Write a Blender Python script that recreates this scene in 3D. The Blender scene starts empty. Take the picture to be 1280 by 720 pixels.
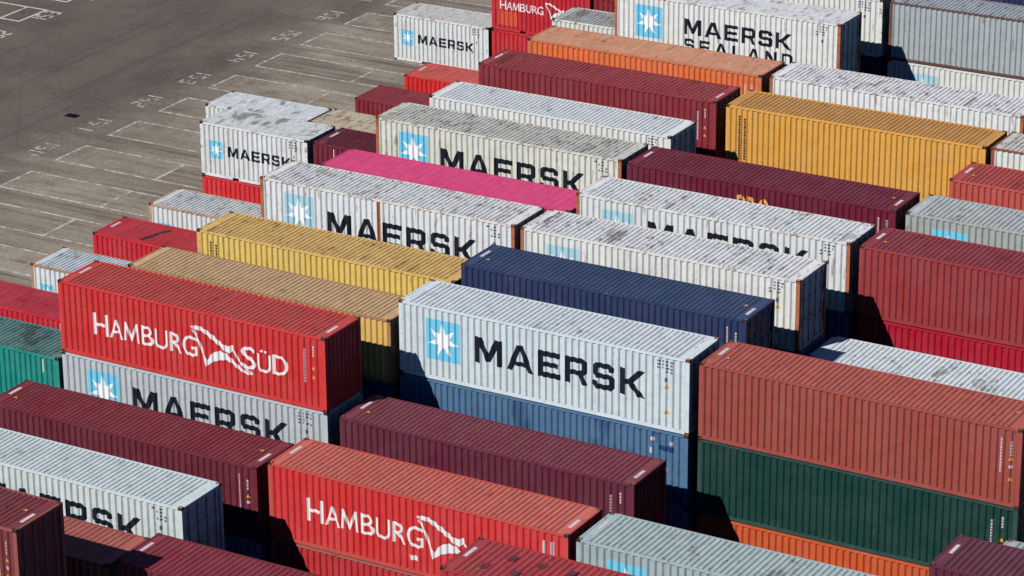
import bpy, bmesh, math, random
from mathutils import Vector, Matrix
random.seed(7)
S = bpy.context.scene
C = S.collection

# ------------------------------------------------------------------ camera, sky, sun, exposure
YAW, PIT, ROLL, F = -0.544503789, 0.378160556, -0.0147231369, 3.99537488
fw = Vector((math.sin(YAW)*math.cos(PIT), math.cos(YAW)*math.cos(PIT), -math.sin(PIT)))
rt = Vector((math.cos(YAW), -math.sin(YAW), 0.0)); up = rt.cross(fw)
cr, sr = math.cos(ROLL), math.sin(ROLL)
r2 = cr*rt + sr*up; u2 = -sr*rt + cr*up
cam = bpy.data.objects.new('camera', bpy.data.cameras.new('camera')); C.objects.link(cam)
cam.matrix_world = Matrix(((r2.x, u2.x, -fw.x, 96.7975628), (r2.y, u2.y, -fw.y, -147.950357),
                           (r2.z, u2.z, -fw.z, 52.9161669), (0, 0, 0, 1)))
cam.data.sensor_width = 36.0; cam.data.lens = F*1000/1280*36
cam.data.shift_x = 71.75/1280; cam.data.shift_y = 17.4/1280
cam.data.clip_start = 1.0; cam.data.clip_end = 2000
S.camera = cam
SUN_FROM = Vector((-0.48, -1.0, 0.935)).normalized()
EL = math.asin(SUN_FROM.z); AZ = math.atan2(SUN_FROM.x, SUN_FROM.y)
W = bpy.data.worlds.new('World'); S.world = W; W.use_nodes = True
nt = W.node_tree; sky = nt.nodes.new('ShaderNodeTexSky'); sky.sky_type = 'NISHITA'; sky.sun_disc = False
sky.sun_elevation = EL; sky.sun_rotation = AZ % (2*math.pi); sky.altitude = 0
sky.air_density = 0.6; sky.dust_density = 0.0; sky.ozone_density = 8.0   # thin clear deep-blue sky
nt.links.new(sky.outputs[0], nt.nodes['Background'].inputs[0]); nt.nodes['Background'].inputs[1].default_value = 0.065
sl = bpy.data.lights.new('sun', 'SUN'); sl.energy = 5.0; sl.angle = math.radians(0.5); sl.color = (1.0, 0.965, 0.925)
so = bpy.data.objects.new('sun', sl); C.objects.link(so); so.location = (0, -60, 80)
so.rotation_euler = SUN_FROM.to_track_quat('Z', 'Y').to_euler()
S.view_settings.view_transform = 'Standard'; S.view_settings.look = 'None'
S.cycles.diffuse_bounces = 0
S.view_settings.exposure = -0.1; S.view_settings.gamma = 1.0; S.view_settings.use_curve_mapping = False

# ------------------------------------------------------------------ yard lattice (metres)
PITCH, SLOT, YO, XO, BAYW = 4.51737256, 6.27592393, 0.136163283, -0.0879966950, 2.5727
HS, HH, WD, L40, L20 = 2.67, 2.955, 2.438, 12.192, 6.058

# ------------------------------------------------------------------ materials
def lin(c):
    return tuple(((v/255)/12.92 if v/255 <= .04045 else ((v/255+.055)/1.055)**2.4) for v in c)
class NB:
    def __init__(s, name):
        s.m = bpy.data.materials.new(name); s.m.use_nodes = True
        s.t = s.m.node_tree; s.b = s.t.nodes['Principled BSDF']
    def n(s, k, **kw):
        x = s.t.nodes.new(k)
        for a, v in kw.items(): setattr(x, a, v)
        return x
    def l(s, a, b): s.t.links.new(a, b)
    def noise(s, vec, scale, detail=5, rough=.6, dist=0):
        x = s.n('ShaderNodeTexNoise'); x.inputs['Scale'].default_value = scale; x.inputs['Detail'].default_value = detail
        x.inputs['Roughness'].default_value = rough; x.inputs['Distortion'].default_value = dist
        if vec: s.l(vec, x.inputs['Vector'])
        return x.outputs[0]
    def ramp(s, v, a, b, lo=0., hi=1.):
        x = s.n('ShaderNodeMapRange'); s.l(v, x.inputs[0])
        for i, q in zip((1, 2, 3, 4), (a, b, lo, hi)): x.inputs[i].default_value = q
        return x.outputs[0]
    def scale(s, vec, sc):
        x = s.n('ShaderNodeMapping'); x.inputs['Scale'].default_value = sc; s.l(vec, x.inputs['Vector']); return x.outputs[0]
    def mix(s, f, a, b, mode='MIX'):
        x = s.n('ShaderNodeMix', data_type='RGBA', blend_type=mode)
        for v, i in ((f, 0), (a, 6), (b, 7)):
            if isinstance(v, tuple): x.inputs[i].default_value = (*v, 1)
            elif isinstance(v, (int, float)): x.inputs[i].default_value = v
            else: s.l(v, x.inputs[i])
        return x.outputs[2]
    def mul(s, a, b):
        x = s.n('ShaderNodeMath', operation='MULTIPLY')
        for i, v in enumerate((a, b)):
            if isinstance(v, (int, float)): x.inputs[i].default_value = v
            else: s.l(v, x.inputs[i])
        return x.outputs[0]
    def coords(s):
        tc = s.n('ShaderNodeTexCoord'); oi = s.n('ShaderNodeObjectInfo')
        mm = s.n('ShaderNodeMath', operation='MULTIPLY'); s.l(oi.outputs['Random'], mm.inputs[0]); mm.inputs[1].default_value = 371.0
        ad = s.n('ShaderNodeVectorMath', operation='ADD'); s.l(tc.outputs['Object'], ad.inputs[0]); s.l(mm.outputs[0], ad.inputs[1])
        return ad.outputs[0]
RUST = (.20, .080, .036)
_mats = {}
def paint(rgb, kind, rust=.3, dirt=.4, fade=.25, blot=None):
    """painted steel: faded patches, streaks running the way water runs, rust spots"""
    key = (rgb, kind, rust, dirt, fade, blot)
    if key in _mats: return _mats[key]
    k = NB('paint_' + kind); v = k.coords(); base = lin(rgb)
    g = sum(base)/3
    pale = tuple(min(.8, c*.75 + .25*(g*.8 + .16)) for c in base)
    dark = tuple(c*.72 for c in base)
    f1 = k.ramp(k.noise(v, .55, 6, .65), .38, .72)
    col = k.mix(k.mul(f1, fade*2.2), base, pale)
    f0 = k.ramp(k.noise(v, 1.7, 4, .6), .5, .75)
    col = k.mix(k.mul(f0, dirt*.9), col, dark)
    sep = k.n('ShaderNodeSeparateXYZ'); k.l(v, sep.inputs[0])
    def cell(a, b, sa, sb, seed):
        q = []
        for c, z in ((a, sa), (b, sb)):
            m1 = k.n('ShaderNodeMath', operation='MULTIPLY'); k.l(sep.outputs[c], m1.inputs[0]); m1.inputs[1].default_value = z
            m2 = k.n('ShaderNodeMath', operation='FLOOR'); k.l(m1.outputs[0], m2.inputs[0]); q.append(m2.outputs[0])
        cb = k.n('ShaderNodeCombineXYZ'); k.l(q[0], cb.inputs[0]); k.l(q[1], cb.inputs[1]); cb.inputs[2].default_value = seed
        wn = k.n('ShaderNodeTexWhiteNoise', noise_dimensions='3D'); k.l(cb.outputs[0], wn.inputs['Vector']); return wn.outputs[0]
    def rib(sy, scale, seed):
        # noise that is constant across one roof rib, so stains follow the pressing
        m1 = k.n('ShaderNodeMath', operation='MULTIPLY'); k.l(sep.outputs[0], m1.inputs[0]); m1.inputs[1].default_value = 1/.2095
        m2 = k.n('ShaderNodeMath', operation='FLOOR'); k.l(m1.outputs[0], m2.inputs[0])
        m3 = k.n('ShaderNodeMath', operation='MULTIPLY'); k.l(m2.outputs[0], m3.inputs[0]); m3.inputs[1].default_value = .37
        m4 = k.n('ShaderNodeMath', operation='MULTIPLY'); k.l(sep.outputs[1], m4.inputs[0]); m4.inputs[1].default_value = sy
        cb = k.n('ShaderNodeCombineXYZ'); k.l(m3.outputs[0], cb.inputs[0]); k.l(m4.outputs[0], cb.inputs[1]); cb.inputs[2].default_value = seed
        return k.noise(cb.outputs[0], scale, 4, .62)
    if kind == 'side':
        pn = k.ramp(cell(0, 1, .91, .01, 3.), 0, 1, 0, .22*min(1, .4+dirt))
        col = k.mix(pn, col, tuple(c*.62 for c in base))
        pt = k.ramp(cell(0, 2, 1.8, 1.3, 8.), .955, .96, 0, .20)
        col = k.mix(pt, col, pale)
        sr = k.noise(k.scale(v, (.9, 1, 9.)), 1.5, 5, .7)
        col = k.mix(k.ramp(sr, .655, .69, 0, .30), col, tuple(min(.8, c*1.3 + .03) for c in base))
        sr2 = k.noise(k.scale(v, (1.1, 1, 7.)), 1.9, 5, .7)
        col = k.mix(k.ramp(sr2, .665, .69, 0, .45), col, tuple(c*.45 for c in base))
        if blot: col = k.mix(k.ramp(k.noise(k.scale(v, (1, 1, .8)), .55, 5, .6), .52, .60, 0, .85), col, lin(blot))
        st = k.noise(k.scale(v, (5.5, 5.5, .28)), 1.3, 5, .65)
        col = k.mix(k.mul(k.ramp(st, .54, .74), dirt*1.05), col, tuple(c*.5 + .012 for c in base))
        rs = k.noise(k.scale(v, (4.5, 4.5, .7)), 1.25, 7, .72)
        col = k.mix(k.ramp(rs, .665-.10*rust, .71-.10*rust, 0, .85), col, RUST)
    elif kind == 'roof':
        st = k.noise(k.scale(v, (3.2, .35, 1)), 1.2, 6, .68)
        col = k.mix(k.mul(k.ramp(st, .52, .70), dirt*.8), col, tuple(c*.42 + .012 for c in base))
        bl = k.noise(k.scale(v, (1., .55, 1)), .75, 7, .7, .3)
        col = k.mix(k.mul(k.ramp(bl, .645-.095*dirt, .675-.09*dirt), min(1, dirt*1.3)), col, tuple(c*.14 + d for c, d in zip(base, (.034, .023, .016))))
        sc = k.noise(k.scale(v, (2.6, .8, 1)), 2.2, 4, .6)
        col = k.mix(k.mul(k.ramp(sc, .645, .67), min(1, .35+dirt*.8)), col, tuple(c*.10 + .010 for c in base))
        rs = k.noise(k.scale(v, (2.4, .9, 1)), 1.5, 8, .75)
        col = k.mix(k.ramp(rs, .655-.14*rust, .69-.14*rust, 0, .9), col, RUST)
        ln = rib(.30, 1.6, 5.)
        col = k.mix(k.ramp(ln, .674-.088*rust, .71-.088*rust, 0, .85), col, (.25, .115, .058))
        ln2 = rib(.28, 1.9, 9.)
        col = k.mix(k.ramp(ln2, .685-.06*dirt, .72-.06*dirt, 0, .7), col, tuple(c*.30 + .012 for c in base))
        hl = rib(.2, 3.1, 14.)
        col = k.mix(k.ramp(hl, .54, .62, 0, .5), col, tuple(min(.82, c*1.25 + .02) for c in base))
    else:
        rs = k.noise(v, 3.0, 8, .75)
        col = k.mix(k.ramp(rs, .64-.15*rust, .69-.15*rust, 0, .92), col, (.20, .085, .04))
    fine = k.noise(v, 26, 3, .7)
    col = k.mix(.28, col, k.mix(k.ramp(fine, .3, .7), tuple(c*.6 for c in base), tuple(min(.85, c*1.25) for c in base)))
    k.l(col, k.b.inputs['Base Color'])
    k.l(k.ramp(k.noise(v, 3, 4), .3, .7, .5, .75), k.b.inputs['Roughness'])
    k.b.inputs['Specular IOR Level'].default_value = .3
    bp = k.n('ShaderNodeBump'); bp.inputs['Strength'].default_value = .35; bp.inputs['Distance'].default_value = .11
    k.l(k.noise(v, 1.6, 3, .5), bp.inputs['Height']); k.l(bp.outputs[0], k.b.inputs['Normal'])
    _mats[key] = k.m; return k.m
def worn(name, rgb, under, amount=.45, rough=.6, sc=6.):
    k = NB(name); v = k.coords()
    f = k.ramp(k.noise(v, sc, 8, .75), .62-.2*amount, .72-.2*amount, 0, .85)
    k.l(k.mix(f, lin(rgb), under), k.b.inputs['Base Color']); k.b.inputs['Roughness'].default_value = rough
    k.b.inputs['Specular IOR Level'].default_value = .3
    return k.m
M_INK = worn('letter_ink', (20, 25, 40), (.05, .06, .08), .12)
M_WHITE = worn('letter_white', (236, 232, 232), (.45, .3, .3), .12)
M_CYAN = worn('emblem_cyan', (112, 200, 232), (.36, .55, .62), .2)
M_CYANF = worn('emblem_cyan_faded', (160, 206, 222), (.5, .6, .63), .5)
M_STAR = worn('emblem_star', (246, 248, 250), (.6, .7, .74), .12)
M_YEL = worn('sticker_yellow', (224, 160, 66), (.3, .15, .05), .3)
M_TAG = worn('roof_tag_white', (212, 202, 204), (.3, .2, .2), .4)
M_AMBER = worn('letter_amber', (232, 170, 82), (.3, .15, .05), .12)
M_CODEW = worn('code_white', (206, 190, 196), (.25, .14, .15), .45, sc=14)
M_CODEB = worn('code_black', (92, 100, 110), (.3, .32, .33), .35, sc=14)
M_CAST = worn('casting_steel', (62, 40, 38), RUST, .5)
M_CASTR = worn('casting_rust', (120, 62, 38), RUST, .5)
M_RIB = worn('rib_rust', (176, 98, 58), (.16, .06, .03), .4)
M_ROD = worn('rod_steel', (120, 118, 122), RUST, .5)
M_GASK = worn('faded_patch', (38, 60, 116), (.03, .08, .16), .3)
M_PATCH = worn('roof_patch', (86, 34, 46), (.16, .045, .05), 1.0)
M_SALMON = worn('repainted_panel', (214, 84, 58), (.45, .06, .04), .4)

# ------------------------------------------------------------------ mesh helpers
def box(bm, x0, x1, y0, y1, z0, z1):
    v = [bm.verts.new(p) for p in ((x0,y0,z0),(x1,y0,z0),(x1,y1,z0),(x0,y1,z0),(x0,y0,z1),(x1,y0,z1),(x1,y1,z1),(x0,y1,z1))]
    for f in ((0,3,2,1),(4,5,6,7),(0,1,5,4),(1,2,6,5),(2,3,7,6),(3,0,4,7)): bm.faces.new([v[i] for i in f])
def cyl(bm, p0, p1, r, n=8):
    p0, p1 = Vector(p0), Vector(p1); d = (p1-p0).normalized()
    a = d.orthogonal().normalized(); b = d.cross(a)
    r0 = [bm.verts.new(p0 + r*(math.cos(2*math.pi*i/n)*a + math.sin(2*math.pi*i/n)*b)) for i in range(n)]
    r1 = [bm.verts.new(q.co + (p1-p0)) for q in r0]
    for i in range(n): bm.faces.new((r0[i], r0[(i+1) % n], r1[(i+1) % n], r1[i]))
    bm.faces.new(r0[::-1]); bm.faces.new(r1)
def mesh(name, bm):
    bmesh.ops.recalc_face_normals(bm, faces=bm.faces)
    me = bpy.data.meshes.new(name); bm.to_mesh(me); bm.free(); return me
def put(name, me, mat, parent=None, loc=None):
    o = bpy.data.objects.new(name, me); C.objects.link(o)
    if not me.materials: me.materials.append(None)
    o.material_slots[0].link = 'OBJECT'; o.material_slots[0].material = mat
    if parent: o.parent = parent
    if loc: o.location = loc
    return o
_cache = {}; VAR = 0                       # VAR: which maker's pressing (rib pitch) the container being built has
def cached(key, fn):
    key = (key, VAR)
    if key not in _cache: _cache[key] = fn()
    return _cache[key]
# trapezoid profile: breakpoints (x, depth 0 outer / 1 inner)
def profile(a, b, pitch, flat_out, slope):
    n = max(1, round((b-a)/pitch)); p = (b-a)/n; fo = flat_out*p/pitch; s = slope*p/pitch; pts = [(a, 0.)]
    for i in range(n):
        x = a + i*p
        pts += [(x + fo/2, 0.), (x + fo/2 + s, 1.), (x + p - fo/2 - s, 1.), (x + p - fo/2, 0.)]
    pts.append((b, 0.)); return pts
SIDE_OUT, SIDE_DEP = .010, .048
def side_pts(L): return cached(('pts', L), lambda: profile(.17, L-.17, (.278, .262, .300, .278)[VAR], (.080, .078, .096, .080)[VAR], (.060, .055, .062, .060)[VAR]))
def side_depth(L, x):
    pts = side_pts(L)
    if x <= pts[0][0] or x >= pts[-1][0]: return SIDE_OUT
    for (xa, da), (xb, db) in zip(pts, pts[1:]):
        if xa <= x <= xb: return SIDE_OUT + SIDE_DEP*(da + (db-da)*((x-xa)/max(1e-9, xb-xa)))
def wall_mesh(pts, o, dep, z0, z1, fn):
    bm = bmesh.new(); prev = None
    for x, d in pts:
        a = bm.verts.new(fn(x, o + dep*d, z0)); b = bm.verts.new(fn(x, o + dep*d, z1))
        if prev: bm.faces.new((prev[0], a, b, prev[1]))
        prev = (a, b)
    return bm
def flip_to(me, d):
    d = Vector(d); s = sum((p.normal.dot(d))*p.area for p in me.polygons)
    if s < 0:
        me.flip_normals()
    return me
def m_side(L, H, far):
    fn = (lambda x, d, z: (x, WD-d, z)) if far else (lambda x, d, z: (x, d, z))
    bm = wall_mesh(side_pts(L), SIDE_OUT, SIDE_DEP, .15, H-.09, fn)
    return flip_to(mesh('side_wall', bm), (0, 1 if far else -1, 0))
def m_roof(L, H):
    pts = profile(.42, L-.42, (.2095, .2095, .228, .4)[VAR], (.062, .062, .062, .17)[VAR], (.046, .046, .052, .03)[VAR])
    pts = [(.1, 0.)] + pts + [(L-.1, 0.)]
    bm = wall_mesh(pts, .026, .007 if VAR == 3 else .038, .06, WD-.06, lambda x, d, y: (x, y, H-d))
    return flip_to(mesh('roof', bm), (0, 0, 1))
def m_end(L, H, right):
    pts = profile(.17, WD-.17, .25, .07, .05)
    fn = (lambda y, d, z: (L-d, y, z)) if right else (lambda y, d, z: (d, y, z))
    return flip_to(mesh('end_wall', wall_mesh(pts, .03, .045, .15, H-.11, fn)), (1 if right else -1, 0, 0))
def m_door(L, H, right, half):
    y0, y1 = (.165, WD/2-.008) if half == 0 else (WD/2+.008, WD-.165)
    bm = bmesh.new(); w = y1-y0
    zs = [.17, .50, .56, H*.48-.05, H*.48+.01, H*.48+.28, H*.48+.34, H-.42, H-.36, H-.13]
    ds = [.045, .045, .075, .075, .045, .045, .075, .075, .045, .045]
    prev = None
    for z, d in zip(zs, ds):
        x = L-d if right else d
        a = bm.verts.new((x, y0, z)); b = bm.verts.new((x, y1, z))
        if prev: bm.faces.new((prev[0], prev[1], b, a))
        prev = (a, b)
    me = flip_to(mesh('door', bm), (1 if right else -1, 0, 0))
    return me
def m_rod(L, H, right, y):
    bm = bmesh.new(); x = L-.022 if right else .022
    cyl(bm, (x, y, .12), (x, y, H-.1), .018)
    for z in (.35, 1.05, H-.9, H-.3): box(bm, x-.02, x+.02, y-.045, y+.045, z-.03, z+.03)
    box(bm, x-.006, x+.012, y-.05, y+.28 if y < WD/2 else y+.05, 1.2, 1.235)
    return mesh('lock_rod', bm)
def m_frame(L, H):
    bm = bmesh.new(); i = .006
    for ya, yb in ((.004, .062), (WD-.062, WD-.004)):
        box(bm, .172, L-.172, ya, yb, H-.105, H-.022)
        gaps = [(L/2-1.25, L/2-.9), (L/2+.9, L/2+1.25)] if L < 8 else []
        xs = [.172] + [q for g in gaps for q in g] + [L-.172]
        for a, b in zip(xs[::2], xs[1::2]): box(bm, a, b, ya, yb, .03, .165)
        for a, b in gaps: box(bm, a, b, ya+.002, yb-.002, .14, .163)
    for xa, xb in ((.012, .098), (L-.098, L-.012)):
        box(bm, xa, xb, .157, WD-.157, H-.115, H-.018); box(bm, xa, xb, .157, WD-.157, .02, .155)
    box(bm, .1, L-.1, .064, WD-.064, .11, .15)
    return mesh('frame', bm)
def m_post(L, H, ix, iy):
    bm = bmesh.new(); i = .006
    xa, xb = ((i, .165), (L-.165, L-i))[ix]; ya, yb = ((i, .155), (WD-.155, WD-i))[iy]
    box(bm, xa, xb, ya, yb, .116, H-.116); return mesh('corner_post', bm)
def m_casting():
    bm = bmesh.new(); box(bm, 0, .178, 0, .162, 0, .118)
    bmesh.ops.bevel(bm, geom=list(bm.edges), offset=.012, segments=1, affect='EDGES')
    up_f = max(bm.faces, key=lambda f: f.calc_center_median().z)
    fr_f = min(bm.faces, key=lambda f: f.calc_center_median().y)
    for f in (up_f, fr_f):
        r = bmesh.ops.inset_region(bm, faces=[f], thickness=.03)
        bmesh.ops.translate(bm, verts=f.verts, vec=-f.normal*.04)
    return mesh('corner_casting', bm)

# ------------------------------------------------------------------ lettering that follows the corrugated wall
def polys_bm(polys):
    """polys: list of (outer, [holes]); returns flat bm in (x, 0, z)"""
    bm = bmesh.new()
    for outer, holes in polys:
        t = bmesh.new(); es = []
        for loop in [outer] + holes:
            vs = [t.verts.new((x, 0, z)) for x, z in loop]
            es += [t.edges.new((vs[i], vs[(i+1) % len(vs)])) for i in range(len(vs))]
        bmesh.ops.triangle_fill(t, use_beauty=True, edges=es)
        m = bpy.data.meshes.new('t'); t.to_mesh(m); t.free(); bm.from_mesh(m); bpy.data.meshes.remove(m)
    return bm
def drape(bm, L, lift):
    for x, _ in side_pts(L):
        g = bm.verts[:] + bm.edges[:] + bm.faces[:]
        bmesh.ops.bisect_plane(bm, geom=g, dist=1e-5, plane_co=(x, 0, 0), plane_no=(1, 0, 0))
    for v in bm.verts: v.co.y = side_depth(L, v.co.x) - lift
    return bm
def decal(name, polys, L, lift):
    return flip_to(mesh(name, drape(polys_bm(polys), L, lift)), (0, -1, 0))
GL = {
'M': (1.13, [(0,0),(0,1),(.29,1),(.565,.44),(.84,1),(1.13,1),(1.13,0),(.91,0),(.91,.62),(.655,.1),(.475,.1),(.22,.62),(.22,0)], []),
'A': (1.1, [(0,0),(.41,1),(.69,1),(1.1,0),(.87,0),(.79,.2),(.31,.2),(.23,0)], [[(.385,.37),(.715,.37),(.55,.78)]]),
'E': (.9, [(0,0),(0,1),(.88,1),(.88,.79),(.22,.79),(.22,.6),(.82,.6),(.82,.41),(.22,.41),(.22,.21),(.9,.21),(.9,0)], []),
'R': (.9, [(0,0),(0,1),(.76,1),(.88,.88),(.88,.47),(.76,.36),(.9,0),(.66,0),(.54,.34),(.22,.34),(.22,0)], [[(.22,.53),(.22,.8),(.62,.8),(.66,.76),(.66,.57),(.62,.53)]]),
'S': (.9, [(.86,.7),(.86,.87),(.73,1),(.15,1),(.02,.87),(.02,.54),(.15,.41),(.63,.41),(.67,.37),(.67,.24),(.63,.2),(.25,.2),(.22,.23),(.22,.3),(0,.3),(0,.13),(.13,0),(.77,0),(.89,.13),(.89,.47),(.77,.6),(.28,.6),(.24,.63),(.24,.77),(.28,.8),(.61,.8),(.64,.77),(.64,.7)], []),
'K': (1.03, [(0,0),(0,1),(.22,1),(.22,.6),(.33,.6),(.72,1),(1.02,1),(.53,.5),(1.03,0),(.72,0),(.34,.4),(.22,.4),(.22,0)], []),
'L': (.82, [(0,0),(0,1),(.21,1),(.21,.2),(.82,.2),(.82,0)], []),
'N': (.95, [(0,0),(0,1),(.27,1),(.74,.36),(.74,1),(.95,1),(.95,0),(.69,0),(.21,.65),(.21,0)], []),
'D': (.9, [(0,0),(0,1),(.72,1),(.9,.82),(.9,.18),(.72,0)], [[(.21,.2),(.21,.8),(.62,.8),(.68,.73),(.68,.27),(.62,.2)]]),
}
def word(txt, x0, x1, ztop, h, gap=.2):
    tot = sum(GL[c][0] for c in txt) + gap*(len(txt)-1); k = (x1-x0)/tot; x = x0; out = []
    for c in txt:
        w, o, hs = GL[c]
        f = lambda q: (x + q[0]*k, ztop - h + q[1]*h)
        out.append(([f(q) for q in o], [[f(q) for q in hh] for hh in hs])); x += (w+gap)*k
    return out
def star(cx, cz, R, r=.40, n=7, rot=.06):
    o = []
    for i in range(2*n):
        a = math.pi/2 + rot + math.pi*i/n; q = R if i % 2 == 0 else R*r
        o.append((cx + q*math.cos(a), cz + q*math.sin(a)))
    return [(o, [])]
def rect(x0, x1, z0, z1): return ([(x0, z0), (x1, z0), (x1, z1), (x0, z1)], [])
def font_bm(ch, bold=0.):
    cu = bpy.data.curves.new('t', 'FONT'); cu.body = ch; cu.offset = bold; cu.resolution_u = 4
    ob = bpy.data.objects.new('t', cu); C.objects.link(ob); bpy.context.view_layer.update()
    me = bpy.data.meshes.new_from_object(ob.evaluated_get(bpy.context.evaluated_depsgraph_get()))
    bpy.data.objects.remove(ob); bpy.data.curves.remove(cu)
    bm = bmesh.new(); bm.from_mesh(me); bpy.data.meshes.remove(me)
    xs = [v.co.x for v in bm.verts]; ys = [v.co.y for v in bm.verts]
    a, b, c, d = min(xs), max(xs), min(ys), max(ys)
    for v in bm.verts: v.co = Vector(((v.co.x-a)/(b-a), (v.co.y-c)/(d-c), 0))
    return bm
def m_glyph():
    bm = polys_bm([([(0,0),(.07,1),(.22,1),(.5,.30),(.78,1),(.93,1),(1,0),(.85,0),(.80,.66),(.54,.03),(.46,.03),(.20,.66),(.13,0)], [])])
    for v in bm.verts: v.co = Vector((v.co.x, v.co.z, 0))
    return bm
def font_decal(name, items, L, lift, bold=.004):
    """items: (char, x0, x1, z0, z1)"""
    bm = bmesh.new()
    for ch, x0, x1, z0, z1 in items:
        t = font_bm(ch, bold) if ch != 'M' else m_glyph()
        for v in t.verts: v.co = Vector((x0 + v.co.x*(x1-x0), 0, z0 + v.co.y*(z1-z0)))
        m = bpy.data.meshes.new('t'); t.to_mesh(m); t.free(); bm.from_mesh(m); bpy.data.meshes.remove(m)
    return flip_to(mesh(name, drape(bm, L, lift)), (0, -1, 0))
# white flag emblem between the two words, measured on the big red container: pixel (x, y) of an 8x crop -> metres
def fl(px, py):
    u = 220 + px/8; v = 390 + py/8
    return ((u-71)/27.4, ((350 + .226*(u-71)) - v)/30.6)         # x, height under the top edge (negative)
FLAG = [[(160,152),(240,155),(305,190),(388,255),(474,335),(520,360),(575,348),(585,395),(545,425),(500,415),(440,352),(370,292),(290,222),(230,192),(196,195)],
        [(172,188),(196,196),(250,312),(288,440),(318,500),(300,557),(268,440),(230,312)],
        [(300,557),(318,492),(350,440),(400,410),(450,405),(510,430),(570,490),(620,540),(690,600),(775,634),(740,642),(690,627),(620,582),(560,522),(500,492),(430,497),(370,512)],
        [(574,378),(600,410),(640,500),(700,570),(772,630),(745,625),(686,578),(624,505),(590,424),(566,402)]]
HAM = [('H',115,133.75,1.04,1.93),('A',136,153.2,1.13,1.90),('M',153.8,174,1.13,1.90),('B',176.5,192.5,1.12,1.90),('U',194,210,1.12,1.91),('R',212.8,227.8,1.12,1.90),('G',228.5,247,1.10,1.92)]
SUD = [('S',302,320,1.02,1.92),('\u00dc',321.5,338,1.02,1.92),('D',340.5,359,1.1,1.88)]

# ------------------------------------------------------------------ the container
def tri(x, z, s): return ([(x-s, z-s*.8), (x+s, z-s*.8), (x, z+s*.9)], [])
def codes_white(L, H, x1, x2, seed=3):
    r = random.Random(seed); ps = []
    for x, d0, d1 in ((x1, r.uniform(.38, .6), r.uniform(1.5, 1.9)), (x2, r.uniform(.42, .6), r.uniform(.85, 1.05))):
        d = d0; ps.append([])
        while d < d1:
            s = r.uniform(.06, .1); ps[-1].append(rect(x-.036, x+.036, H-d-s, H-d)); d += s + .03
    ps += [[rect(x2-.06, x2+.06, H-1.5, H-1.38)]]
    return ps
def codes_black(L, H, x, d0, nx=4, nz=4, st=.17, seed=5):
    r = random.Random(seed+5); ps = []
    for i in range(nx):
        for j in range(nz):
            if r.random() < .72: ps.append(rect(x+i*st, x+i*st+st*r.uniform(.4, .75), H-d0-j*.13-.07, H-d0-j*.13))
    ps.append(rect(x+nx*st*.45, x+nx*st*.45+.09, H-d0-.82, H-d0-.66))
    return ps
def roof_quad(name, x0, x1, y0, y1, z):
    bm = bmesh.new(); box(bm, x0, x1, y0, y1, z-.004, z); return mesh(name, bm)
def roof_tri(x, y, s, z):
    bm = bmesh.new(); p = [bm.verts.new((x + s*a, y + s*b, z)) for a, b in ((-1, -.6), (1, -.6), (0, 1))]
    f = bm.faces.new(p); e = bmesh.ops.extrude_face_region(bm, geom=[f])
    bmesh.ops.translate(bm, verts=[q for q in e['geom'] if isinstance(q, bmesh.types.BMVert)], vec=(0, 0, -.004))
    return mesh('warning_sticker', bm)
GROUP = 'shipping containers stacked in the yard'
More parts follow.
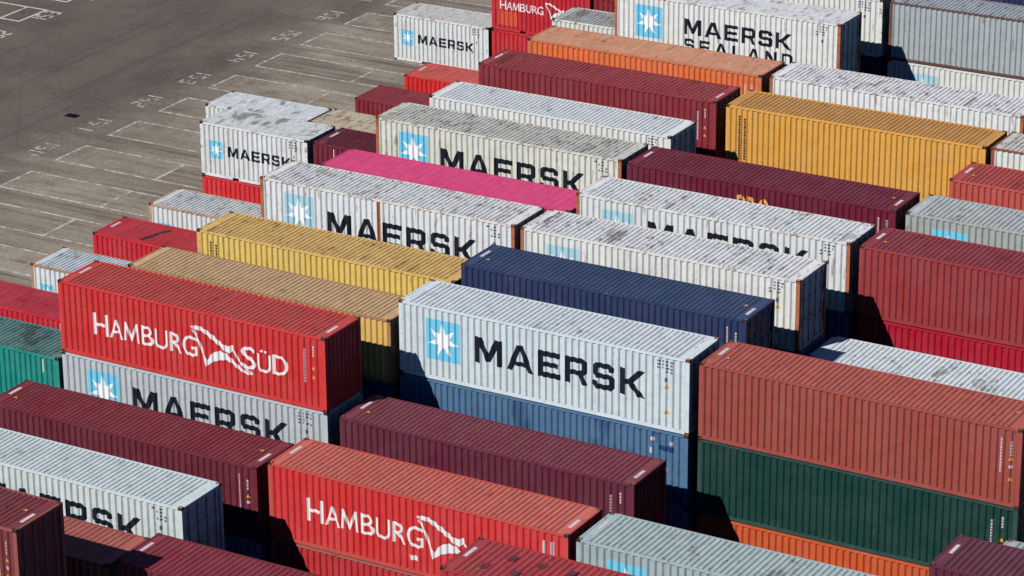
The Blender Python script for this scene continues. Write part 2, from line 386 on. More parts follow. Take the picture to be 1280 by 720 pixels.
def container(loc, L, H, label, side, roof=None, frame=None, rust=.3, dirt=.4, fade=.25, style='', ends='door', marks='', cast='dark', plain=False, tt=.83, post=None, blot=None, smooth=False):
    global VAR
    hsh = sum(ord(c)*(i+3) for i, c in enumerate(label)); VAR = 3 if smooth else 0 if ('star' in style or 'flag' in style) else hsh % 3
    rr = random.Random(hsh)
    roof = roof or side; frame = frame or side
    t = bpy.data.objects.new('shipping_container', None); C.objects.link(t); t.location = loc; t.rotation_euler.z = rr.uniform(-.0022, .0022)
    t.empty_display_size = .5
    t['label'] = label; t['category'] = 'shipping container'; t['group'] = GROUP
    ms, mr = paint(side, 'side', rust, dirt, fade, blot), paint(roof, 'roof', rust, dirt, fade)
    mf = paint(frame, 'frame', min(1, rust*1.1), dirt, fade)
    for far in (0, 1): put('side_wall', cached(('side', L, H, far), lambda: m_side(L, H, far)), ms, t)
    put('roof', cached(('roof', L, H), lambda: m_roof(L, H)), mr, t)
    put('frame', cached(('frame', L, H), lambda: m_frame(L, H)), mf, t)
    right_door = ends == 'door'
    mp = paint(post or frame, 'frame', min(1, rust*(1.5 if post else 1.1)), dirt, fade)
    for ix in (0, 1):
        for iy in (0, 1): put('corner_post', cached(('post', L, H, ix, iy), lambda: m_post(L, H, ix, iy)), mp, t)
    put('end_wall', cached(('end', L, H, not right_door), lambda: m_end(L, H, not right_door)), ms, t)
    for h in (0, 1):
        d = put('door', cached(('door', L, H, right_door, h), lambda: m_door(L, H, right_door, h)), ms, t)
        if right_door and not plain:
            for y in ((.42, .95) if h == 0 else (WD-.95, WD-.42)):
                put('lock_rod', cached(('rod', L, H, y), lambda: m_rod(L, H, True, y)), M_ROD, d)
    if not plain:
        for ix in (0, 1):
            for iy in (0, 1):
                for iz in (0, 1):
                    o = put('corner_casting', cached('cast', m_casting), M_CASTR if cast == 'rust' else M_CAST, t)
                    o.scale = (1 - 2*ix, 1 - 2*iy, 1 - 2*(1-iz))
                    o.location = (L*ix, WD*iy, H - .118 if iz else .118)
    big = L > 8
    fadedk = 'F' if 'faded' in style else ''
    if 'star' in style:
        if big: sx0, sx1, d0, d1 = 1.15, 2.66, .5, 2.12
        else: sx0, sx1, d0, d1 = .5, 1.25, .86, 1.72
        sq = put('star_emblem', cached(('sq', L, H), lambda: decal('star_emblem', [rect(sx0, sx1, H-d1, H-d0)], L, .003)), M_CYANF if fadedk else M_CYAN, t)
        put('star', cached(('st', L, H), lambda: decal('star', star((sx0+sx1)/2, H-(d0+d1)/2, (sx1-sx0)*.46), L, .006)), M_STAR, sq)
        if 'two_words' in style:
            ps = lambda: word('MAERSK', 3.85, 9.65, H-.86, .8)
            put('lettering', decal('lettering', word('SEALAND', 3.85, 9.7, H-1.86, .66, .42), L, .004), M_INK, t)
        elif big: ps = lambda: word('MAERSK', 3.28, 10.42, H-tt, 1.04)
        else: ps = lambda: word('MAERSK', 1.55, 5.12, H-1.02, .52)
        put('lettering', cached(('word', L, H, 'two_words' in style, tt), lambda: decal('lettering', ps(), L, .004)), M_INK, t)
        cx, cd = (L-1.3, .22) if big else (L-1.05, .2)
        put('code_marking', cached(('cb', L, H, hsh % 4), lambda: decal('code_marking', codes_black(L, H, cx, cd, 4 if big else 3, 4, .17, hsh % 4), L, .003)), M_CODEB, t)
        if big and 'no_tri' not in style:
            for d in (1.22, 2.2): put('warning_sticker', cached(('wt', L, H, d), lambda: decal('warning_sticker', [tri(L-.92, H-d, .11)], L, .003)), M_YEL, t)
    if 'flagword' in style:
        if big:
            q = lambda a: ((a-71)/27.4)
            put('lettering', cached(('ham', L, H), lambda: font_decal('lettering', [(c, q(a), q(b), H-d1, H-d0) for c, a, b, d0, d1 in HAM], L, .004)), M_WHITE, t)
            put('lettering', cached(('sud', L, H), lambda: font_decal('lettering', [(c, q(a), q(b), H-d1, H-d0) for c, a, b, d0, d1 in SUD], L, .004)), M_WHITE, t)
            fe = None
            for i, P in enumerate(FLAG):
                m = cached(('flag', L, H, i), lambda: decal('flag_emblem', [([(fl(*p)[0], H + fl(*p)[1]) for p in P], [])], L, .004 + .0015*i))
                if i == 0: fe = put('flag_emblem', m, M_WHITE, t)
                else: put('flag_stripe', m, M_WHITE, fe)
        else:
            q = lambda a: .5 + (a-115)/132*2.72
            dd = lambda d: (d-1.9)*.56 + 1.46
            put('lettering', cached(('ham', L, H), lambda: font_decal('lettering', [(c, q(a), q(b), H-dd(d1), H-dd(d0)) for c, a, b, d0, d1 in HAM], L, .004)), M_WHITE, t)
            fe = None
            for i, P in enumerate(FLAG[:3] + [[(600,-330),(640,-250),(720,-270),(680,-200),(760,-130),(690,-150),(660,-90),(620,-160),(560,-150),(590,-210)]]):
                m = cached(('flag', L, H, i), lambda: decal('flag_emblem', [([(3.3 + (fl(*p)[0]-6.2)*.62, H - dd(-fl(*p)[1])) for p in P], [])], L, .004 + .0015*i))
                if i == 0: fe = put('flag_emblem', m, M_WHITE, t)
                else: put('flag_stripe', m, M_WHITE, fe)
            put('repainted_panel', decal('repainted_panel', [rect(.42, 1.6, H-2.35, H-1.55)], L, .002), M_SALMON, t)
    if 'codes' in style:
        sd = hsh % 5; dx = (0, .06, -.08, .1, -.04)[sd]
        for i in range(3 - (sd == 2)): put('code_marking', cached(('cw', L, H, i, sd), lambda: decal('code_marking', codes_white(L, H, L-.85+dx, L-.48+dx, sd)[i], L, .003)), M_CODEW, t)
        for d in ((1.16, 1.72), (1.2,), (1.3, 1.66), (1.14, 1.9), (1.62,))[sd]: put('warning_sticker', cached(('wy', L, H, d, dx), lambda: decal('warning_sticker', [tri(L-.48+dx, H-d, .085)], L, .003)), M_YEL, t)
    if 'black_columns' in style:
        def bc(cols):
            r = random.Random(9); ps = []
            for x, d0, d1 in cols:
                d = d0
                while d < d1:
                    s = r.uniform(.07, .12); ps.append(rect(x-.06, x+.06, H-d-s, H-d)); d += s + .03
            return decal('code_marking', ps, L, .003)
        for q in ((.66, .42, 2.45), (.92, .52, 2.4)): put('code_marking', cached(('bc', L, H, q), lambda: bc([q])), M_INK, t)
    if 'left_code' in style:
        put('code_marking', cached(('lc', L, H), lambda: decal('code_marking', [rect(L-.85, L-.77, H-.75, H-.2)], L, .003)), M_CODEW, t)
    z = H-.019
    if 'L' in marks:
        put('roof_code', cached(('rcl', L, H), lambda: roof_quad('roof_code', .22, .35, 1.05, 1.75, z)), M_TAG, t)
    if 'l' in marks:
        put('roof_sticker', cached(('rsl', L, H), lambda: roof_tri(.7, .9, .09, z+.006)), M_YEL, t)
    if 'R' in marks:
        put('roof_code', cached(('rcr', L, H), lambda: roof_quad('roof_code', L-.35, L-.22, .6, 1.3, z)), M_TAG, t)
    if 'r' in marks:
        put('roof_sticker', cached(('rsr', L, H), lambda: roof_tri(L-.7, 1.4, .09, z+.006)), M_YEL, t)
    return t

# ------------------------------------------------------------------ ground
def ground_mat():
    k = NB('tarmac'); tc = k.n('ShaderNodeTexCoord'); v = tc.outputs['Object']
    sep = k.n('ShaderNodeSeparateXYZ'); k.l(v, sep.inputs[0])
    edge = k.n('ShaderNodeMath', operation='ADD'); k.l(sep.outputs[0], edge.inputs[0])
    k.l(k.ramp(k.noise(v, .12, 5, .65), .3, .7, -5, 5), edge.inputs[1])
    zone = k.ramp(edge.outputs[0], -4.5, 4.5)
    road = k.mix(k.ramp(k.noise(v, .16, 6, .65), .35, .7), lin((92, 82, 76)), lin((113, 102, 94)))
    slot = k.mix(k.ramp(k.noise(k.scale(v, (.3, 1.2, 1)), .6, 6, .65), .32, .7), lin((118, 108, 98)), lin((152, 143, 129)))
    lane = k.n('ShaderNodeMath', operation='PINGPONG'); k.l(sep.outputs[1], lane.inputs[0]); lane.inputs[1].default_value = PITCH/2
    trk = k.noise(k.scale(v, (.05, 2.6, 1)), 1.0, 4, .6)
    col = k.mix(zone, road, slot)
    col = k.mix(k.mul(k.ramp(trk, .50, .66), k.mul(zone, .6)), col, lin((74, 66, 66)))
    pal = k.noise(k.scale(v, (.09, .34, 1)), 1.0, 4, .6)
    col = k.mix(k.mul(k.ramp(pal, .52, .66), k.mul(zone, .55)), col, lin((168, 160, 142)))
    q = []
    for i, sc in ((0, 1/6.26), (1, 1/PITCH)):
        m1 = k.n('ShaderNodeMath', operation='MULTIPLY'); k.l(sep.outputs[i], m1.inputs[0]); m1.inputs[1].default_value = sc
        m2 = k.n('ShaderNodeMath', operation='FLOOR'); k.l(m1.outputs[0], m2.inputs[0]); q.append(m2.outputs[0])
    cb = k.n('ShaderNodeCombineXYZ'); k.l(q[0], cb.inputs[0]); k.l(q[1], cb.inputs[1])
    wn = k.n('ShaderNodeTexWhiteNoise', noise_dimensions='2D'); k.l(cb.outputs[0], wn.inputs['Vector'])
    fr = k.n('ShaderNodeMath', operation='MODULO'); m3 = k.n('ShaderNodeMath', operation='ADD'); k.l(sep.outputs[1], m3.inputs[0]); m3.inputs[1].default_value = PITCH*100
    k.l(m3.outputs[0], fr.inputs[0]); fr.inputs[1].default_value = PITCH
    ins = k.ramp(fr.outputs[0], 2.45, 2.62, 1, 0)
    bro = k.ramp(k.noise(v, .7, 5, .65), .35, .6)
    col = k.mix(k.mul(k.mul(k.ramp(wn.outputs[0], .3, 1, 0, .75), ins), k.mul(k.ramp(sep.outputs[0], 0, .1), bro)), col, lin((164, 157, 142)))
    st = k.noise(v, .45, 7, .7, .6)
    col = k.mix(k.ramp(st, .58, .75, 0, .45), col, lin((70, 62, 62)))
    agg = k.noise(v, 5, 6, .85)
    col = k.mix(.75, col, k.mix(k.ramp(agg, .32, .68), (.55, .54, .54), (1.5, 1.48, 1.44)), 'MULTIPLY')
    oil = k.noise(v, .8, 5, .6); col = k.mix(k.ramp(oil, .66, .74, 0, .55), col, lin((56, 48, 50)))
    crk = k.n('ShaderNodeTexVoronoi', feature='DISTANCE_TO_EDGE'); crk.inputs['Scale'].default_value = .11; k.l(k.mix(.06, v, k.n('ShaderNodeTexNoise').outputs[1]), crk.inputs['Vector'])
    col = k.mix(k.ramp(crk.outputs['Distance'], .003, .008, .13, 0), col, lin((60, 52, 52)))
    tyr = k.noise(k.scale(v, (1.9, .045, 1)), 1.0, 4, .6); nz = k.ramp(zone, 0, 1, .4, 0)
    col = k.mix(k.mul(k.ramp(tyr, .54, .64), nz), col, lin((78, 69, 69)))
    k.l(col, k.b.inputs['Base Color']); k.b.inputs['Roughness'].default_value = .9; k.b.inputs['Specular IOR Level'].default_value = .2
    return k.m
bm = bmesh.new()
vs = [bm.verts.new(p) for p in ((-500, -400, 0), (600, -400, 0), (600, 700, 0), (-500, 700, 0))]; bm.faces.new(vs)
g = put('ground', mesh('ground', bm), ground_mat()); g['kind'] = 'structure'
M_LINE = worn('road_paint', (204, 196, 186), lin((134, 124, 112)), .85, .9, 2.0)
M_LINEB = worn('road_paint_bright', (206, 198, 196), lin((112, 104, 95)), .45, .9, 1.6)
def strips(name, segs, mat, wd=.13, z=.004):
    bm = bmesh.new()
    for (xa, ya), (xb, yb) in segs:
        d = Vector((xb-xa, yb-ya)).normalized()*wd/2; n = Vector((-d.y, d.x))
        bm.faces.new([bm.verts.new((*p, z)) for p in ((Vector((xa, ya))-n), (Vector((xb, yb))-n), (Vector((xb, yb))+n), (Vector((xa, ya))+n))])
    o = put(name, flip_to(mesh(name, bm), (0, 0, 1)), mat); o['kind'] = 'structure'; return o
seg = []
for k in range(-3, 21):
    y0 = -k*PITCH; y1 = y0 + BAYW
    seg += [((.0, y0), (75, y0)), ((.0, y1), (75, y1)), ((.065, y0+.07), (.065, y1-.07))]
    seg += [((x*6.26, y0+.07), (x*6.26, y1-.07)) for x in range(1, 13)]
strips('bay_lines', seg, M_LINE)
# bay blocks across the lane, top left of the photograph
seg = []
for k in range(-2, 4):
    y0 = -8.45 - (k-1)*PITCH + (0 if k != 2 else .06); y1 = y0 + 2.6
    seg += [((-75, y0), (-16.85, y0)), ((-75, y1), (-16.85, y1)), ((-16.91, y0+.07), (-16.91, y1-.07)), ((-18.3, y0+.07), (-18.3, y1-.07))]
strips('lane_bay_lines', seg, M_LINEB, .16)
SEGS = {'0': 'abcdef', '1': 'bc', '2': 'abged', '3': 'abgcd', '4': 'fgbc', '5': 'afgcd', '6': 'afgedc', '7': 'abc', '8': 'abcdefg', '9': 'abfgcd'}
def digit(ch):
    t, w, g = .13, .6, .02                     # stroke, width, stencil gap (unit height)
    R = {'a': (t+g, w-t-g, 1-t, 1), 'd': (t+g, w-t-g, 0, t), 'g': (t+g, w-t-g, .5-t/2, .5+t/2), 'f': (0, t, .5+g, 1), 'e': (0, t, 0, .5-g), 'b': (w-t, w, .5+g, 1), 'c': (w-t, w, 0, .5-g)}
    bm = polys_bm([rect(*R[q]) for q in SEGS[ch]])
    for v in bm.verts: v.co = Vector((v.co.x/w, v.co.z, 0))
    return bm
def ground_number(txt, corner, adv, upv, wdt, hgt, mat, bold=.02):
    bm = bmesh.new(); a, u = Vector((*adv, 0)), Vector((*upv, 0)); n = len(txt); cw = wdt/n
    for i, ch in enumerate(txt):
        t = digit(ch); w = cw*.74
        for v in t.verts: v.co = Vector((*corner, .008)) + a*(i*cw + v.co.x*w) + u*(v.co.y*hgt)
        m = bpy.data.meshes.new('t'); t.to_mesh(m); t.free(); bm.from_mesh(m); bpy.data.meshes.remove(m)
    o = put('painted_bay_number', flip_to(mesh('painted_bay_number', bm), (0, 0, 1)), mat); o['kind'] = 'structure'
M_NUM = worn('number_paint', (190, 182, 178), lin((98, 89, 86)), .75, .9, 2.2)
for k in range(-2, 12):
    ground_number(str(156-k), (-2.05, -k*PITCH + 2.45), (0, -1), (1, 0), 2.6, .95, M_NUM, .0)
for k, t in ((0, '154'), (1, '153'), (2, '152')):
    ground_number(t, (-15.7, -8.45 - (k-1)*PITCH + .55), (0, 1), (-1, 0), 2.2, 1.05, M_LINEB)
bm = bmesh.new()
P = [(-3.82, -21.12), (-3.15, -21.02), (-3.18, -20.86), (-3.80, -20.95)]
P = [(-3.9, -21.2), (-3.2, -21.2), (-3.2, -20.75), (-3.9, -20.75)]
for a, b in ((0, .03),):
    box(bm, -3.9, -3.2, -21.2, -20.72, .002, .03)
    for i in range(6): box(bm, -3.86 + i*.11, -3.80 + i*.11, -21.15, -20.77, .031, .045)
o = put('drain_grate', mesh('drain_grate', bm), worn('drain_iron', (14, 12, 30), (.012, .008, .012), .3))
o['label'] = 'small dark grate lying alone on the open tarmac lane'; o['category'] = 'drain grate'

# ------------------------------------------------------------------ the stacks
M1S, M1R = (208, 222, 228), (214, 226, 232)
WS, WR_ = (226, 230, 228), (212, 214, 216)
HID_SHADE_TINT = [(70, 40, 92), (120, 128, 170), (50, 64, 128), (84, 56, 100), (84, 92, 136)]  # navy cast of deep shadow put into the paint of the covered boxes
def T(h, label, side, **k): return dict(h=h, label=label, side=side, **k)
def hid(h, ref, i, tier): 
    names = ['dark', 'grey', 'blue', 'dark', 'dull'][i % 5]
    return dict(h=h, label='%s container, %s tier, hidden %s' % (names, tier, ref), side=HID_SHADE_TINT[i % 5], plain=True)
def stack(row, slot, L, tiers, jit=(0, 0)):
    z = 0.
    for i, q in enumerate(tiers):
        q = dict(q); h = q.pop('h'); lab = q.pop('label'); top = i == len(tiers)-1
        r = random.Random(row*100 + slot*10 + i)
        jx, jy = (0, 0) if top else (r.uniform(-.02, .02), r.uniform(-.012, .012))
        container((slot*SLOT + XO + jit[0] + jx, -row*PITCH + YO + jit[1] + jy, z), L, h, lab, **q); z += h
def hid2(ref, a=0, h=HH): return [hid(h, ref, a, 'bottom'), hid(h, ref, a+2, 'middle')]
OLD = dict(rust=.75, dirt=.5, cast='rust')
# row 1 (far edge)
stack(1, 1, L20, [T(HS, 'white star container standing alone on the tarmac left of the far red pair', (224, 226, 224), roof=(196, 194, 188), smooth=True, style='star', rust=.55, dirt=.65)], (-.01, .02))
stack(1, 2, L20, [T(HS, 'bright red plain container on the ground under the small red flag container', (205, 38, 46)),
                  T(HS, 'small bright red container with white flag emblem, on top at the far edge', (196, 34, 46), style='flagword')])
stack(1, 3, L20, [hid(HS, 'at the far edge right of the flag container', 0, 'bottom'),
                  T(HS, 'dark red container cut by the top edge, right of the small flag container', (136, 36, 44))])
stack(1, 6, L40, hid2('under the navy corner container', 1) + [T(HS, 'navy container of which only a strip shows in the top right corner', (38, 44, 92))])
# row 2
stack(2, 3, L20, [hid(HS, 'under the small grey roof behind the orange container', 1, 'bottom'),
                  T(HS, 'small grey-roofed white container squeezed between far red and orange ones', (222, 222, 214), roof=(176, 178, 174), rust=.7, dirt=.6)])
stack(2, 4, L40, hid2('behind the white two-word container', 3) + [T(HH, 'white container behind the one with two lines of black lettering', (226, 228, 222), style='star no_tri', rust=.6)])
stack(2, 6, L40, [hid(HH, 'under the top right grey containers', 4, 'bottom'),
                  T(HH, 'white container with blue emblem beneath the weathered grey one at top right', (224, 226, 222), roof=(205, 208, 206), style='star faded', tt=1.25),
                  T(HH, 'weathered plain grey container with rusty streaks at the top right', (168, 178, 180), roof=(166, 176, 182), frame=(96, 70, 66), rust=.6, dirt=.6, cast='rust')])
# row 3
stack(3, 2, L20, [T(HS, 'red ground container with faded pinkish roof left of the tall dark red one', (214, 40, 42), roof=(196, 88, 76), smooth=True, marks='L')], (.1, -.17))
stack(3, 4, L40, hid2('under the white two-word container', 2) + [T(HH, 'white container with two lines of black lettering and rusty right post', (230, 231, 226), roof=(214, 216, 218), smooth=True, frame=(224, 220, 212), post=(176, 104, 70), style='star two_words no_tri', rust=.7, dirt=.35, cast='rust')], (-.07, -.22))
# row 4
stack(4, 2, L20, [T(HS, 'dark red container on the ground left of the plain white-roofed container', (134, 36, 46), roof=(134, 50, 54), smooth=True, dirt=.5)], (-.07, -.14))
# row 5
stack(5, 1, L20, [T(HS, 'dirty white container on the ground, just behind the one on a red base', (218, 220, 214), roof=(206, 212, 214), smooth=True, rust=.5, dirt=.9)], (.09, -.11))
stack(5, 2, L20, [T(HS, 'rust-stained beige roof on a ground container behind a small dark red one', (196, 186, 168), roof=(188, 176, 154), smooth=True, rust=.8, dirt=.7)])
stack(5, 4, L40, hid2('under the orange container', 0) + [T(HH, 'orange container with dusty pinkish-tan roof', (232, 112, 60), roof=(204, 146, 112), smooth=True, frame=(200, 112, 76), rust=.4, dirt=.6, style='codes')], (.1, -.17))
stack(5, 6, L40, hid2('under the white container behind the mustard one', 3) + [T(HH, 'plain white container with rust-lined roof directly behind the mustard yellow one', (232, 234, 232), roof=(234, 236, 238), frame=(226, 224, 218), post=(176, 104, 70), **OLD)], (.05, .01))
stack(5, 8, L40, hid2('at the right edge behind the mustard row', 1) + [T(HH, 'white container barely entering at the right edge beyond the white roof', (226, 228, 224), frame=(150, 90, 70), **OLD)])
# row 6
stack(6, 4, L40, hid2('under the tall dark red container', 1) + [T(HH, 'dark red container with ribbed roof between the orange and plain white ones', (138, 42, 52), roof=(158, 66, 68), style='codes', marks='LR', dirt=.55)], (-.01, -.01))
stack(6, 6, L40, hid2('under the mustard yellow container', 4) + [T(HH, 'mustard yellow container with black vertical codes at its left end', (226, 162, 68), roof=(200, 146, 80), style='black_columns', rust=.18, dirt=.3)], (.17, -.13))
stack(6, 8, L40, hid2('right of the mustard yellow container', 2) + [T(HH, 'white container at the right edge, just right of the mustard yellow one', (228, 228, 220), roof=(206, 204, 198), frame=(150, 74, 60), **OLD)])
# row 7
stack(7, 2, L20, [T(HS, 'red container on the ground carrying a small dirty white star container', (222, 44, 50)),
                  T(HS, 'small white star container with a very dirty roof, stacked on a red one', (224, 227, 226), roof=(206, 210, 210), smooth=True, style='star', rust=.5, dirt=1.15)], (-.09, -.04))
stack(7, 3, L20, [hid(HS, 'under the small maroon container', 2, 'bottom'),
                  T(HS, 'small maroon container right of the dirty white star container', (112, 26, 48), roof=(104, 38, 54), marks='L')])
stack(7, 4, L40, [hid(HH, 'under the plain white-roofed container', 0, 'bottom'), hid(HH, 'under the plain white-roofed container', 3, 'middle'),
                  T(HS, 'white container with clean pale roof between dark red and star-emblem containers', (226, 229, 226), roof=(222, 230, 234), frame=(220, 220, 214), style='star faded', rust=.4, dirt=.22)], (.06, .03))
stack(7, 8, L40, hid2('right of the mustard front at the right edge', 3) + [T(HH, 'salmon red container at the right edge in front of the mustard one', (190, 80, 70), roof=(178, 76, 72), marks='Ll', dirt=.45)])
# row 8
stack(8, 2, L20, [T(HS, 'small white container on the ground in front of the red base container', (224, 228, 226), roof=(206, 212, 214), style='star', frame=(190, 150, 120), rust=.6, dirt=.55, cast='rust')], (.01, .02))
stack(8, 4, L40, hid2('under the star container behind the pink one', 4) + [T(HH, 'cream-white star container standing behind the bright pink one', (222, 222, 208), roof=(200, 201, 192), frame=(214, 210, 196), post=(176, 104, 70), style='star', tt=.92, rust=.75, dirt=.7, cast='rust')], (.03, .08))
stack(8, 6, L40, hid2('under the maroon container with amber letters', 0) + [T(HH, 'deep maroon container with tops of amber letters on its front', (108, 24, 50), roof=(120, 48, 64), style='codes amber', marks='LRr', rust=.15)], (-.02, -.03))
stack(8, 8, L40, hid2('under the grey star container at right', 1) + [T(HH, 'grey star container right of the deep maroon one, by the right edge', (166, 172, 168), roof=(184, 190, 188), style='star', tt=1., rust=.35, dirt=.7)], (.03, -.02))
# row 9
stack(9, 2, L20, [T(HS, 'red container with a black smear on its roof, left of the amber-yellow one', (206, 36, 50), roof=(176, 48, 56), smooth=True, marks='L')], (.08, .15))
stack(9, 4, L40, hid2('under the bright pink container', 3, HS) + [T(HS, 'bright pink container between two white star containers', (206, 62, 114), roof=(214, 72, 122), smooth=True, rust=.02, dirt=.08, fade=.08)], (0, .16))
stack(9, 6, L40, hid2('right of the bright pink container', 2) + [T(HH, 'white star container with rust-streaked roof right of the bright pink one', (222, 227, 228), roof=(226, 231, 233), frame=(222, 222, 216), post=(176, 104, 70), style='star faded no_tri', tt=.66, rust=.65, dirt=.5, cast='rust')], (-.06, .16))
stack(9, 8, L40, [hid(HH, 'under the crimson container', 4, 'bottom'),
                  T(HH, 'crimson container beneath the large dark red one at right', (176, 14, 46), rust=.05, dirt=.2),
                  T(HH, 'large dark red container standing on a crimson one at right', (154, 54, 58), roof=(144, 60, 66), marks='Ll', dirt=.35)], (-.02, .14))
# row 10
stack(10, 2, L20, [T(HS, 'small white ground container left of the big red flag container', (222, 230, 230), roof=(196, 208, 214), style='star', frame=(176, 128, 100), rust=.5, dirt=.45, cast='rust')], (.03, .17))
stack(10, 4, L40, hid2('under the star container behind the amber one', 1) + [T(HH, 'white star container with rusty frame and rusty rib, behind the amber-yellow one', (226, 230, 230), roof=(226, 229, 228), frame=(224, 220, 210), post=(176, 104, 70), style='star faded rib no_tri', tt=.97, rust=.75, dirt=.5, cast='rust')], (.02, .11))
stack(10, 6, L40, hid2('under the white container behind the navy one', 4) + [T(HH, 'white container with a dirty streaked roof directly behind the navy one', (228, 230, 226), roof=(232, 234, 234), frame=(224, 222, 214), post=(176, 104, 70), style='star faded', tt=1.02, rust=.55, dirt=.9, cast='rust')], (-.05, .09))
stack(10, 8, L40, [hid(HH, 'under the low pale grey roof at right', 0, 'bottom'),
                   T(HH, 'low pale grey roofed container, partly shaded, in front of the crimson one', (210, 220, 226), roof=(216, 230, 238), rust=.3, dirt=.6)])
# row 11
stack(11, 2, L20, [T(HS, 'crimson-red container on the ground at the left edge above the teal one', (200, 30, 50), roof=(172, 46, 60), smooth=True, style='left_code', dirt=.4)])
stack(11, 4, L40, hid2('under the amber-yellow container', 2, HS) + [T(HS, 'amber-yellow container with rust-scratched roof behind the tan one', (232, 192, 98), roof=(220, 178, 108), frame=(220, 178, 100), style='black_columns', rust=.6, dirt=.4)], (-.04, .1))
stack(11, 6, L40, hid2('under the navy container', 3) + [T(HH, 'navy blue container with ribbed roof behind the large pale star container', (40, 54, 92), roof=(60, 76, 108), style='codes', marks='LlRr', rust=.1, dirt=.25)], (-.07, .03))
# row 12
stack(12, 4, L40, hid2('under the tan container', 0, HS) + [T(HS, 'dull tan container with stained roof behind the big red flag container', (228, 182, 100), roof=(204, 168, 124), frame=(168, 124, 90), rust=.35, dirt=.4)], (-.11, .01))
stack(12, 6, L40, [hid(HH, 'under the blue container', 1, 'bottom'),
                   T(HH, 'blue container with dark repainted blotches under the large pale star container', (78, 114, 150), blot=(42, 66, 110), dirt=.5),
                   T(HH, 'large pale blue-grey star container in the centre, cleanest of the lettered ones', M1S, roof=M1R, style='star', rust=.18, dirt=.45, cast='rust')], (-.17, .15))
stack(12, 8, L40, [T(HH, 'orange container at the bottom under the dark green one', (206, 88, 44), rust=.08, dirt=.2),
                   T(HH, 'dark green container between brown-red above and orange below', (17, 60, 52), frame=(40, 74, 68), style='codes', rust=.05, dirt=.15),
                   T(HH, 'large brown-red container on top of the dark green one at right', (160, 74, 64), roof=(182, 92, 80), style='codes', marks='Llr', rust=.3, dirt=.35)], (-.15, .16))
# row 13
stack(13, 3, L20, [hid(HS, 'under the teal container', 4, 'bottom'),
                   T(HH, 'teal container with black-stained roof at the left edge', (20, 142, 130), roof=(98, 134, 132), style='left_code', rust=.1, dirt=1.35)])
stack(13, 4, L40, [hid(HH, 'under the big red flag container', 2, 'bottom'),
                   T(HH, 'light grey star container beneath the big red flag container', (186, 194, 198), style='star', rust=.2, dirt=.3),
                   T(HH, 'big red container with white lettering and flag on top of a grey star container', (210, 50, 50), roof=(192, 76, 72), style='flagword codes', ends='wall', marks='LR', rust=.12, dirt=.25)], (-.12, .11))
stack(13, 6, L40, [hid(HH, 'under the plum-maroon container', 3, 'bottom'),
                   T(HH, 'plum-maroon container in front of the blue one, behind the lower red flag container', (100, 36, 56), roof=(126, 60, 74), style='codes', ends='wall', marks='LlR', rust=.08, dirt=.2)], (.07, .07))
stack(13, 10, L40, [hid(HH, 'under the grey roof in the lower right corner', 0, 'bottom'),
                    T(HH, 'grey container of which only a roof corner shows at the lower right edge', (160, 170, 172))])
# row 14
stack(14, 4, L40, [hid(HS, 'under the long maroon container at left', 1, 'bottom'),
                   T(HH, 'long maroon container below the grey star container at left', (106, 36, 50), roof=(130, 50, 60), style='codes', marks='LlRr', rust=.1, dirt=.25)], (-.03, -.14))
stack(14, 6, L40, [T(HH, 'red container beneath the lower red flag container', (196, 46, 52), frame=(160, 96, 92)),
                   T(HH, 'lower red flag container with salmon roof at the bottom centre', (218, 50, 52), roof=(204, 104, 92), frame=(196, 74, 66), style='flagword whites', marks='LR', rust=.15, dirt=.3)], (.01, -.02))
stack(14, 8, L40, [hid(HH, 'under the grey-green star container', 2, 'bottom'),
                   T(HH, 'grey-green star container cut by the bottom edge, right of the lower flag container', (164, 182, 186), roof=(172, 190, 192), style='star', marks='L', rust=.3, dirt=.6)], (-.01, -.11))
stack(14, 10, L40, hid2('under the dark plum container', 4, HS) + [T(HS, 'dark plum container in the lower right corner', (98, 44, 62), roof=(106, 56, 70), marks='L', rust=.1, dirt=.2)], (.05, -.04))
# row 15
stack(15, 4, L40, [hid(HH, 'under the pale star container at lower left', 3, 'bottom'),
                   T(HH, 'pale grey star container at lower left with a clean grooved roof', (206, 218, 218), roof=(204, 220, 222), style='star no_tri', rust=.2, dirt=.35)], (-.04, -.17))
# row 16
stack(16, 4, L40, [hid(HS, 'under the low salmon roof at lower left', 0, 'bottom'),
                   T(HH, 'low salmon-brown roofed container half in shadow at the lower left', (150, 76, 70), roof=(174, 98, 86))])
stack(16, 6, L40, [hid(HH, 'under the wine-red roof at the bottom edge', 1, 'bottom'),
                   T(HH, 'wine-red container at the bottom edge left of centre, partly shaded roof', (110, 38, 50), roof=(138, 52, 64), marks='Ll')])
stack(16, 8, L40, hid2('under the red container with dark roof patches', 4) + [T(HH, 'red container with rows of dark square patches on its roof', (170, 48, 54), roof=(172, 62, 68), style='patches', marks='L')], (.2, -.19))
# row 17, 18
stack(17, 4, L40, hid2('under the brown-maroon container in the lower left corner', 2) + [T(HH, 'brown-maroon container ending in dark doors in the lower left corner', (128, 58, 60), roof=(126, 58, 64), frame=(150, 84, 76), style='codes', marks='Rr', rust=.2)], (.05, -.05))
stack(18, 4, L40, hid2('in the lower left corner below everything', 3) + [T(HH, 'bright red container whose roof just shows at the very bottom left', (205, 60, 52), roof=(204, 70, 60))])

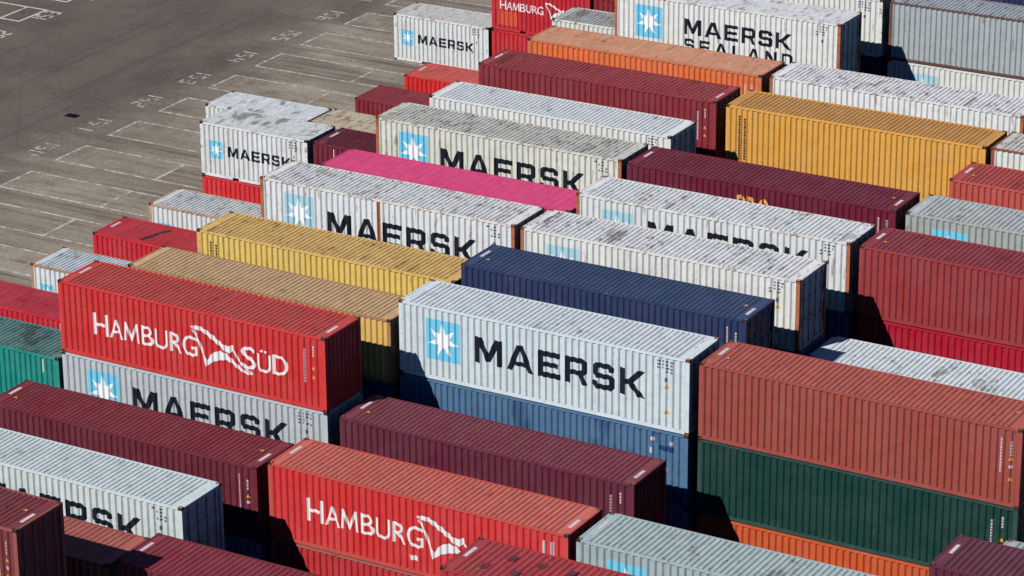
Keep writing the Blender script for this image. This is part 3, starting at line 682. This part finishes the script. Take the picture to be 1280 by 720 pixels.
# ------------------------------------------------------------------ one-off marks
def find(s): return next(o for o in S.objects if o.get('label', '').startswith(s))
t = find('deep maroon container with tops')
put('lettering', font_decal('lettering', [('P', 5.1, 5.52, HH-1.5, HH-.55), ('R', 5.56, 6.02, HH-1.5, HH-.55), ('O', 6.08, 6.6, HH-1.5, HH-.55)], L40, .004, .02), M_AMBER, t)
t = find('blue container with dark repainted')
for q in (rect(10.66, 10.82, HH-.48, HH-.33), rect(10.62, 10.73, HH-.98, HH-.75), rect(11.44, 11.58, HH-.52, HH-.38)): put('code_marking', decal('code_marking', [q], L40, .003), M_CODEW, t)
put('blue_stripe', decal('blue_stripe', [rect(11.0, 11.6, HH-.8, HH-.6)], L40, .003), M_GASK, t)
put('warning_sticker', decal('warning_sticker', [rect(11.24, 11.34, HH-1.6, HH-1.45)], L40, .003), M_YEL, t)
t = find('red container with rows of dark')
for i in range(6):
    for j in range(2):
        put('roof_patch', cached(('rp', i, j), lambda: roof_quad('roof_patch', 1.05+i*1.05+j*.5, 1.32+i*1.05+j*.5, .6+j*.85,   .95+j*.85, HH-.019)), M_PATCH, t)
t = find('lower red flag container')
put('white_panel', decal('white_panel', [rect(5.85, 6.2, HH-2.42, HH-2.24)], L40, .003), M_WHITE, t)
for q in (rect(11.18, 11.3, HH-.95, HH-.4), rect(11.5, 11.62, HH-.95, HH-.4)): put('code_marking', decal('code_marking', [q], L40, .003), M_CODEW, t)
t = find('white star container with rusty frame and rusty rib')
put('rusty_rib', decal('rusty_rib', [rect(5.72, 5.86, .17, HH-.12)], L40, .007), M_RIB, t)
t = find('small maroon container right')
put('white_panel', decal('white_panel', [rect(1.0, 1.12, HH-1.2, HH-.5)], L20, .003), M_WHITE, t)

def roof_stain(owner, pts, z, mat):
    # grime lying on the roof sheet, an irregular thin skin with its own shape
    bm = bmesh.new(); f = bm.faces.new([bm.verts.new((x, y, z)) for x, y in pts])
    e = bmesh.ops.extrude_face_region(bm, geom=[f])
    bmesh.ops.translate(bm, verts=[q for q in e['geom'] if isinstance(q, bmesh.types.BMVert)], vec=(0, 0, -.003))
    put('roof_stain', mesh('roof_stain', bm), mat, owner)
M_SMEAR = worn('tar_smear', (40, 30, 36), (.12, .03, .035), .9, .8, 4.)
roof_stain(find('red container with a black smear'), [(2.3,.35),(2.55,.3),(2.75,.8),(2.8,1.3),(3.05,1.85),(2.95,2.0),(2.7,1.75),(2.6,1.3),(2.45,.9)], HS-.020, M_SMEAR)
